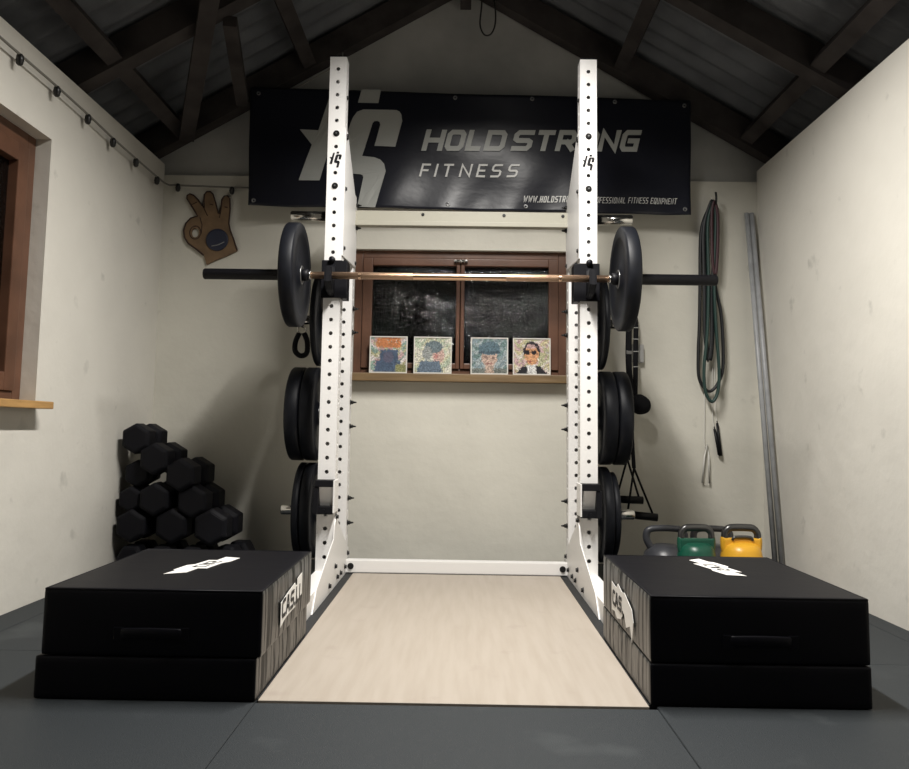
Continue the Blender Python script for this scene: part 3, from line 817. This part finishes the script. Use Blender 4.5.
# lettering is built on the flat, front and back told apart by y, then laid on the folds
def flat(x, z): return (x, 0, z - 1.85)
b = fs_mark(flat, None, (0, -1, 0))
dense(b); b.build('logo', 'print_grey', ban)
b = MB()
for ch, x0, x1, dz in (('H', -.226, -.117, 0), ('O', -.108, -.008, .001), ('L', .003, .083, .002), ('D', .102, .209, .003), ('S', .246, .352, .005), ('T', .372, .462, .006), ('R', .480, .580, .007), ('O', .592, .698, .008), ('N', .704, .808, .009), ('G', .818, .915, .010)):
    letter(b, ch, x0, 2.148 + dz, x1 - x0, .116, .0265, flat, None, (0, -1, 0), .24)
dense(b); b.build('headline', 'print_grey', ban, label='grey HOLD STRONG headline')
b = MB()
for ch, x0, x1 in (('F', -.235, -.188), ('I', -.163, -.142), ('T', -.118, -.066), ('N', -.026, .034), ('E', .064, .112), ('S', .140, .193), ('S', .226, .280)):
    letter(b, ch, x0, 2.010, x1 - x0, .070, .0105, flat, None, (0, -1, 0), .24)
dense(b); b.build('subtitle', 'print_white', ban, label='thin FITNESS lettering')
b = MB()
x = text(b, 'WWW.HOLDSTRONG.DE', .314, 1.877, .0155, .034, .0052, .0042, flat, None, (0, -1, 0), .2)
text(b, 'PROFESSIONAL FITNESS EQUIPMENT', .665, 1.877, .0126, .032, .0030, .0038, flat, None, (0, -1, 0), .2)
dense(b); b.build('small_print', 'print_white', ban, label='small white web address line')
for (x, z) in ((-1.10, 2.455), (-.05, 2.445), (.36, 2.44), (.80, 2.43), (1.17, 2.415), (-1.105, 1.87), (-.08, 1.862), (.33, 1.855), (1.165, 1.85)):
    MB().lathe([(-.001, .012), (-.004, .010), (-.003, .005), (.001, .004)], axis='y', c=(x, fold(x, z - 1.85) - .001, z - 1.85), n=16).build('eyelet', 'bolt_steel', ban)
MB().tube([(-1.0, .03, 2.45 - 1.85), (-.7, .02, 2.62 - 1.85), (-.66, .03, 2.70 - 1.85)], .003, smooth_n=6).build('hanging_cord', 'cable', ban)
# ================================================================== STRING LIGHT
sl = thing('string_light', 'festoon cable with black lamp holders under the roof along the left wall', 'string light', (0, 0, 0))
pts = []
LH = [(XL + .03, 1.75, 1.99), (XL + .03, 2.30, 1.99), (XL + .03, 2.858, 1.985), (XL + .03, 3.134, 1.983), (XL + .03, 3.408, 1.976), (XL + .03, 3.665, 1.965), (XL + .03, 3.935, 1.960), (XL + .035, 4.204, 1.953), (-1.542, YB - .03, 1.965), (-1.249, YB - .03, 1.952)]
MB().tube([(XL + .015, .5, 2.0)] + [(x, y, z + .016) for x, y, z in LH[:8]] + [(XL + .04, YB - .05, 1.972), (-1.542, YB - .03, 1.975), (-1.249, YB - .03, 1.966), (-1.10, YB - .03, 1.965)], .005, n=8, smooth_n=4).build('cord', 'cable', sl)
for x, y, z in LH:
    b = MB(); b.lathe([(.018, 0), (.018, .008), (.012, .012), (-.006, .0145), (-.010, .0125), (-.018, .0120), (-.024, .007), (-.026, 0)], axis='z', c=(x, y, z), n=16); b.build('lamp_holder', 'bulb_black', sl)

# hanging wire at the gable
o = MB().tube([(.065, YB - .12, 3.08), (.086, YB - .12, 2.98), (.078, YB - .12, 2.86), (.10, YB - .12, 2.80), (.135, YB - .12, 2.80), (.158, YB - .12, 2.85), (.160, YB - .12, 2.93), (.14, YB - .12, 3.07)], .0042, smooth_n=6).build('hanging_cable', 'bulb_black')
tag(o, 'thin black cable loop hanging from the roof ridge above the banner', 'cable')

# ================================================================== WOODEN HAND SIGN
sg = thing('hand_sign', 'wooden wall sign cut as a hand making the OK gesture with a navy disc', 'wall sign', (-1.365, YB - .002, 1.722))
hp = [(-1.301, 1.550), (-1.371, 1.553), (-1.376, 1.594), (-1.416, 1.625), (-1.462, 1.657), (-1.484, 1.690), (-1.490, 1.730), (-1.480, 1.768), (-1.456, 1.796), (-1.420, 1.808), (-1.432, 1.831), (-1.459, 1.872), (-1.481, 1.905), (-1.480, 1.922), (-1.466, 1.930), (-1.444, 1.922),
      (-1.420, 1.898), (-1.402, 1.872), (-1.385, 1.850), (-1.388, 1.889), (-1.386, 1.928), (-1.375, 1.943), (-1.355, 1.944), (-1.340, 1.929), (-1.322, 1.877), (-1.307, 1.825), (-1.297, 1.822), (-1.294, 1.860), (-1.290, 1.902), (-1.279, 1.920), (-1.262, 1.922), (-1.248, 1.908), (-1.244, 1.850), (-1.248, 1.770),
      (-1.238, 1.730), (-1.221, 1.690), (-1.196, 1.622), (-1.252, 1.592)]
hp[0:2] = [(-1.322, 1.563), (-1.358, 1.543)]
hc = (-1.427, 1.717); hole = [(hc[0] + .021 * math.cos(2 * PI * k / 16), hc[1] + .026 * math.sin(2 * PI * k / 16)) for k in range(16)]
l3 = lambda P, y=0: [(x + 1.35, y, z - 1.72) for x, z in P]
MB().poly(l3(hp), (0, -.014, 0), holes=[l3(hole)]).build('hand_board', 'sign_wood', sg)
b = MB()
b.tube(l3(hp[2:-1], -.014), .0042, n=6)
b.tube(l3([(hc[0] + .030 * math.cos(2 * PI * k / 20), hc[1] + .036 * math.sin(2 * PI * k / 20)) for k in range(20)], -.0145), .0026, n=6, closed=True)
for P in ([(-1.385, 1.85), (-1.365, 1.81)], [(-1.405, 1.80), (-1.392, 1.76), (-1.395, 1.71)], [(-1.297, 1.822), (-1.300, 1.80)], [(-1.355, 1.875), (-1.335, 1.870)], [(-1.455, 1.87), (-1.425, 1.885)], [(-1.275, 1.86), (-1.258, 1.858)]):
    b.tube(l3(P, -.0145), .0024, n=6)
b.build('burnt_outline', 'burnt', sg)
dc = (-1.306, 1.678)
d_ = MB().lathe([(-.0145, 0), (-.0145, .060), (-.020, .060), (-.022, .056), (-.020, .040), (-.0205, 0)], axis='y', c=(dc[0] + 1.35, 0, dc[1] - 1.72), n=40).build('disc', 'disc_navy', sg)
MB().tube([(dc[0] + 1.35 - .028, -.022, dc[1] - 1.72 - .036), (dc[0] + 1.35 + .01, -.022, dc[1] - 1.72 - .028), (dc[0] + 1.35 + .04, -.022, dc[1] - 1.72 - .012)], .0022, n=6).build('disc_scratch', 'socket', d_)

# ================================================================== PICTURES ON THE SILL
def painted(kind, N=44):
    rnd = random.Random(kind * 13 + 5)
    def ell(u, v, cx, cy, rx, ry): return ((u - cx) / rx) ** 2 + ((v - cy) / ry) ** 2 < 1
    bgs = {1: [(.55, .38, .38), (.75, .70, .68), (.30, .42, .36), (.50, .48, .30)], 2: [(.62, .60, .42), (.48, .55, .42), (.72, .70, .60)], 3: [(.25, .33, .36), (.40, .46, .47), (.16, .25, .24)], 4: [(.62, .55, .34), (.60, .42, .42), (.50, .50, .30), (.75, .70, .62)]}[kind]
    out = []
    for j in range(N):
        row = []
        for i in range(N):
            u, v = (i + .5) / N, (j + .5) / N
            u += rnd.uniform(-.022, .022); v += rnd.uniform(-.022, .022)
            q = int(u * 9 + 1.5 * math.sin(v * 9)) * 7 + int(v * 9 + 1.2 * math.sin(u * 11))
            c = random.Random(q * 31 + kind).choice(bgs)
            if kind == 1:
                if v > .70 and abs(u - .5) < .34 and rnd.random() < .92: c = (.62, .24, .10)
                if (abs(u - .52) < .25 and .2 < v < .64) or (v < .32 and abs(u - .5) < .40 - v * .2): c = (.09, .13, .20)
                if ell(u, v, .50, .42, .15, .16) and (i + j) % 3: c = (.16, .14, .20)
                if v < .22 and u > .7: c = (.30, .30, .14)
            elif kind == 2:
                if ell(u, v, .66, .50, .17, .24): c = (.66, .46, .40)
                if ell(u, v, .52, .74, .26, .18): c = (.17, .22, .24)
                if ell(u, v, .34, .55, .14, .2): c = (.35, .37, .36)
                if v < .34 and abs(u - .42) < .36 - v * .3: c = (.15, .20, .26)
                if ell(u, v, .60, .48, .05, .07): c = (.55, .24, .22)
            elif kind == 3:
                if ell(u, v, .5, .48, .22, .30): c = (.60, .44, .36)
                if ell(u, v, .5, .72, .30, .20): c = (.12, .19, .23)
                if v > .57 and v < .64 and abs(u - .5) < .3: c = (.07, .11, .14)
                if v > .42 and v < .48 and abs(abs(u - .5) - .1) < .05: c = (.25, .16, .14)
                if v > .26 and v < .30 and abs(u - .5) < .08: c = (.38, .18, .16)
                if v < .14: c = (.20, .22, .20)
                if v < .2 and abs(u - .5) < .12: c = (.55, .42, .34)
            else:
                if ell(u, v, .50, .66, .24, .27): c = (.03, .025, .03)
                if ell(u, v, .50, .54, .20, .28): c = (.72, .38, .20)
                if v > .74 and ell(u, v, .48, .70, .17, .16): c = (.62, .42, .40)
                if ell(u, v, .37, .62, .075, .06) or ell(u, v, .56, .61, .09, .06): c = (.02, .015, .02)
                if v > .33 and v < .37 and abs(u - .42) < .07: c = (.35, .10, .08)
                if v < .22 and abs(u - .5) < .46 - v: c = (.03, .03, .035)
                if v < .26 and abs(u - .5) < .13: c = (.78, .78, .76)
            n = .45 + 1.0 * rnd.random()
            row.append(tuple(min(1, .8 * x * n) for x in c))
        out.append(row)
    return out
def attr_mat():
    m = bpy.data.materials.new('photo_print'); m.use_nodes = True; nt = m.node_tree
    a = nt.nodes.new('ShaderNodeAttribute'); a.attribute_name = 'ink'
    nt.links.new(a.outputs['Color'], nt.nodes['Principled BSDF'].inputs['Base Color']); nt.nodes['Principled BSDF'].inputs['Roughness'].default_value = .3
    return m
M['print'] = attr_mat()
def picture(kind, x0, x1, label):
    y = YB - .055; z0, z1 = wz0 + .0005, 1.168
    o = thing('picture_tile', label, 'picture', ((x0 + x1) / 2, y, z0), 'portrait pictures on the back window sill', (-.05, 0, 0))
    W, H = x1 - x0, z1 - z0
    b = MB(); e = .006
    b.box((-W / 2, 0, 0), (-W / 2 + e, .012, H)); b.box((W / 2 - e, 0, 0), (W / 2, .012, H)); b.box((-W / 2 + e, 0, H - e), (W / 2 - e, .012, H)); b.box((-W / 2 + e, 0, 0), (W / 2 - e, .012, e)); b.box((-W / 2 + e, .008, e), (W / 2 - e, .012, H - e))
    b.build('picture_frame', 'photo_edge', o)
    P = painted(kind); N = len(P); bm = bmesh.new(); lay = bm.loops.layers.float_color.new('ink')
    w_, h_ = W - 2 * e, H - 2 * e
    G = [[bm.verts.new((-w_ / 2 + w_ * i / N, .004, e + h_ * j / N)) for i in range(N + 1)] for j in range(N + 1)]
    for j in range(N):
        for i in range(N):
            f = bm.faces.new((G[j][i], G[j][i + 1], G[j + 1][i + 1], G[j + 1][i]))
            for l in f.loops: l[lay] = (*P[j][i], 1)
    me = bpy.data.meshes.new('picture_print'); bm.to_mesh(me); bm.free(); me.materials.append(M['print'])
    q = bpy.data.objects.new('picture_print', me); COL.objects.link(q); q.parent = o
picture(1, -.482, -.283, 'small square picture with an orange top and a dark masked figure, leftmost on the sill')
picture(2, -.249, -.049, 'small square pale picture of a person in a cap turned sideways, second from left')
picture(3, .051, .248, 'small square blue-grey picture of a face under a wide cap, third from left')
picture(4, .273, .471, 'small square picture of a person in dark sunglasses and white collar, rightmost on the sill')
b = MB(); b.box((-.038, -.012, 0), (.038, .012, .165), bev=.003)
# ================================================================== RIGHT WALL CORNER: BANDS, ROPE, PIPES
hk = MB().tube([(1.338, YB + .002, 1.895), (1.338, YB - .045, 1.890), (1.340, YB - .085, 1.895), (1.341, YB - .092, 1.925), (1.341, YB - .085, 1.955)], .006, smooth_n=5).build('wall_hook', 'bolt')
tag(hk, 'black steel hook on the back wall carrying the hanging resistance bands', 'hook')
def band(label, pts, m, r, rx, y):
    o = MB().tube([(x, y + (.0), z) for x, z in pts], r, n=10, closed=True, rx=rx, smooth_n=6, up=(0, 1, 0)).build('resistance_band', m)
    return tag(o, label, 'resistance band', 'resistance bands on the wall hook')
hz = 1.898
band('long black resistance band, the widest loop hanging from the wall hook', [(1.338, hz + .001), (1.348, hz - .05), (1.338, 1.6), (1.345, 1.45), (1.372, 1.30), (1.378, 1.05), (1.350, .945), (1.300, .90), (1.252, .965), (1.248, 1.10), (1.256, 1.25), (1.262, 1.45), (1.272, 1.75), (1.315, hz - .02)], 'band_black', .0085, .013, YB - .042)
band('dark green resistance band, the lowest reaching loop on the wall hook', [(1.336, hz + .001), (1.342, 1.80), (1.330, 1.5), (1.335, 1.25), (1.348, 1.02), (1.340, .90), (1.308, .845), (1.275, .90), (1.270, 1.02), (1.290, 1.22), (1.300, 1.50), (1.300, 1.78), (1.325, hz - .01)], 'band_green', .0085, .011, YB - .068)
band('thick black resistance band in a narrow loop on the wall hook', [(1.338, hz + .001), (1.350, 1.72), (1.322, 1.45), (1.318, 1.18), (1.300, 1.06), (1.284, 1.20), (1.284, 1.45), (1.285, 1.75), (1.320, hz - .005)], 'band_black', .012, .006, YB - .056)
band('short dark red resistance band in front of the others on the wall hook', [(1.340, hz + .001), (1.352, 1.82), (1.348, 1.66), (1.336, 1.52), (1.322, 1.56), (1.318, 1.70), (1.320, 1.84), (1.330, hz)], 'band_red', .0085, .006, YB - .079)
jr = thing('jump_rope', 'thin skipping rope with black handles hanging below the resistance bands', 'skipping rope', (1.33, YB - .015, .9))
b = MB(); b.tube([(.02, 0, -.165), (.012, 0, -.05), (.008, -.0, .5), (.006, -.003, .99), (.012, -.003, .995), (.014, 0, .5), (-.005, 0, -.05), (.005, 0, -.20)], .0016, n=6, smooth_n=6); b.build('cord', 'rope_white', jr)
for x0, z0, x1, z1 in ((.005, -.195, .028, -.330), (.020, -.165, .034, -.335)):
    b = MB(); b.cyl((x0, 0, z0), (x1, -.004, z1), .0065, n=12, r1=.0095); b.cyl((x0, 0, z0), (x0 - .001, 0, z0 + .012), .003, n=8); b.build('handle', 'black_plastic', jr)
gr = thing('clear_handle_cord', 'pale cord with a clear triangular grip hanging left of the black skipping rope handles', 'pull cord', (1.285, YB - .015, .9))
MB().tube([(.053, -.003, .985), (.01, 0, .5), (.0, 0, -.05), (-.004, 0, -.27), (.012, 0, -.285)], .0015, n=6, smooth_n=6).build('cord', 'rope_white', gr)
MB().tube([(.012, 0, -.275), (-.004, 0, -.34), (-.018, 0, -.475), (.020, 0, -.478), (.018, 0, -.34)], .005, n=8, closed=True).build('grip', 'rope_white', gr)
for k, (x0, x1, yb, lab) in enumerate(((1.527, 1.545, 4.13, 'slim grey pipe leaning in the right back corner, the left one of the pair'), (1.553, 1.571, 4.11, 'slim grey pipe leaning in the right back corner, the right one of the pair'))):
    o = MB().cyl((x1, yb, .0), (x0, YB - .015, 1.862), .0125, n=20).build('grey_pipe', 'pole_grey'); tag(o, lab, 'pipe', 'grey pipes in the corner')

# wall socket and the suspension trainer hanging beside the right pegs
b = MB(); b.box((-.033, -.035, -.048), (.033, 0, .048), bev=.004)
o = b.build('wall_socket', 'socket', loc=(.932, YB, 1.095)); tag(o, 'small grey wall box on the back wall behind the suspension straps', 'wall box')
SY = 4.31
hk = MB().tube([(.895, YB + .002, 1.335), (.895, YB - .06, 1.33), (.895, YB - .115, 1.335), (.895, YB - .12, 1.365)], .006, smooth_n=4).build('wall_hook', 'bolt')
tag(hk, 'black hook on the back wall hidden behind the right barbell plate, holding the straps', 'hook')
st = thing('suspension_trainer', 'black suspension straps with foot loops hanging between the right plates and the wall', 'suspension trainer', (0, 0, 0))
def strap(P, y, w, m='web', name='strap'):
    return MB().tube([(x, y, z) for x, z in P], .0022 if False else w, n=8, rx=.003, smooth_n=6).build(name, m, st)
strap([(.893, 1.343), (.877, 1.25), (.872, 1.05), (.884, .88), (.885, .78), (.872, .62), (.862, .54)], SY, .016)
strap([(.897, 1.343), (.912, 1.25), (.910, 1.08), (.908, .95), (.905, .83)], SY + .006, .013)
for z in (1.225, 1.165, 1.100, 1.02): MB().box((.895, SY - .003, z - .002), (.925, SY + .010, z + .002), bev=.001).build('buckle', 'web_tag', st)
MB().box((.860, SY - .006, 1.085), (.888, SY + .006, 1.103), bev=.002).build('buckle', 'bolt_steel', st)
MB().tube([(.925, SY - .03, .865), (.965, SY - .03, .835), (.960, SY - .025, .795), (.915, SY - .02, .785), (.885, SY - .02, .815), (.890, SY - .028, .850)], .012, n=12, closed=True, smooth_n=5).build('foot_loop', 'web', st)
MB().lathe([(-.022, 0), (-.022, .040), (.0, .045), (.022, .040), (.022, 0)], axis='y', c=(.925, SY - .03, .825), n=24).build('foot_pad', 'web', st)
def rope_tri(top, a, c, y):
    b = MB(); b.tube([(top[0], y, top[1]), (a[0], y, a[1])], .0055, n=8); b.tube([(top[0], y, top[1]), (c[0], y, c[1])], .0055, n=8); b.build('handle_cord', 'web', st)
    MB().cyl((a[0] - .012, y, a[1]), (c[0] + .016, y, c[1]), .0195, n=18).build('handle', 'black_plastic', st)
rope_tri((.862, .545), (.805, .340), (.925, .335), SY)
rope_tri((.885, .50), (.850, .270), (.985, .255), SY - .055)
MB().tube([(.885, SY, .78), (.884, SY - .03, .62), (.885, SY - .055, .50)], .010, n=8, rx=.003, smooth_n=5).build('strap', 'web', st)

# clip with a ring hanging on the left, behind the barbell plate
hk = MB().tube([(-.840, YB + .002, 1.215), (-.840, YB - .05, 1.21), (-.840, YB - .07, 1.215), (-.840, YB - .075, 1.24)], .005, smooth_n=4).build('wall_hook', 'bolt')
tag(hk, 'black hook on the back wall hidden behind the left barbell plate', 'hook')
hc_ = thing('hanging_grip', 'black padded grip with a steel ring hanging behind the left barbell plate', 'cable grip', (-.840, YB - .06, 1.15))
MB().tube([(.022 * math.cos(2 * PI * k / 20), 0, .045 + .022 * math.sin(2 * PI * k / 20)) for k in range(20)], .004, n=8, closed=True).build('ring', 'chrome', hc_)
MB().tube([(-.014, 0, .025), (-.032, 0, -.02), (-.030, -.01, -.07), (.0, -.015, -.095), (.03, -.01, -.08), (.03, 0, -.02), (.012, 0, .025)], .014, n=12, smooth_n=6).build('padded_grip', 'web', hc_)
MB().tube([(-.004, 0, .066), (.0, -.002, .075), (.004, 0, .066)], .004, n=8, smooth_n=4).build('carabiner', 'bolt_steel', hc_)

# ================================================================== LAMP AND LIGHT
lp = thing('ceiling_lamp', 'black ceiling lamp hanging from the ridge above the lifting platform', 'lamp', (.16, 2.42, 2.70))
b = MB(); b.box((-.07, -.64, .012), (.07, .64, .06), bev=.006)
b.box((-.07, -.64, -.010), (-.064, .64, .012)); b.box((.064, -.64, -.010), (.07, .64, .012)); b.box((-.064, -.64, -.010), (.064, -.634, .012)); b.box((-.064, .634, -.010), (.064, .64, .012))
b.build('housing', 'lamp_body', lp)
for yy in (-.5, .5): MB().cyl((0, yy, .06), (0, yy, .42 - SL * .16 + .05), .004).build('suspension_wire', 'bolt', lp)
MB().box((-.063, -.633, .004), (.063, .633, .0115)).build('diffuser', emat('lamp_diffuser', (1, .96, .88), 3), lp)
ld = bpy.data.lights.new('ceiling_lamp_light', 'AREA'); ld.shape = 'RECTANGLE'; ld.size = .10; ld.size_y = 1.24; ld.energy = 101; ld.spread = math.radians(148); ld.color = (1, .965, .915)
lo = bpy.data.objects.new('ceiling_lamp_light', ld); COL.objects.link(lo); lo.parent = lp; lo.location = (0, 0, -.002)

wd = bpy.data.worlds.new('World'); bpy.context.scene.world = wd; wd.use_nodes = True
wd.node_tree.nodes['Background'].inputs[0].default_value = (.02, .03, .05, 1); wd.node_tree.nodes['Background'].inputs[1].default_value = .3

# ================================================================== CAMERA
cam = bpy.data.cameras.new('Camera'); co = bpy.data.objects.new('Camera', cam); COL.objects.link(co)
RW = [[0.9998757049731558, 0.013612717021950648, -0.007954152356783565], [0.006595031196775367, 0.09712682307978268, 0.9952501624224646], [0.014320620375814384, -0.9951789156597465, 0.09702497440526806]]
m = Matrix.Identity(4)
for i in range(3):
    m[i][0] = RW[i][0]; m[i][1] = -RW[i][1]; m[i][2] = -RW[i][2]
m[2][3] = .68
co.matrix_world = m
cam.sensor_width = 36; cam.sensor_fit = 'HORIZONTAL'; cam.lens = 830 / 909 * 36; cam.shift_y = -35.5 / 909; cam.clip_start = .05
sc = bpy.context.scene; sc.camera = co
sc.view_settings.view_transform = 'Standard'; sc.view_settings.look = 'None'; sc.view_settings.gamma = 1; sc.view_settings.exposure = 0
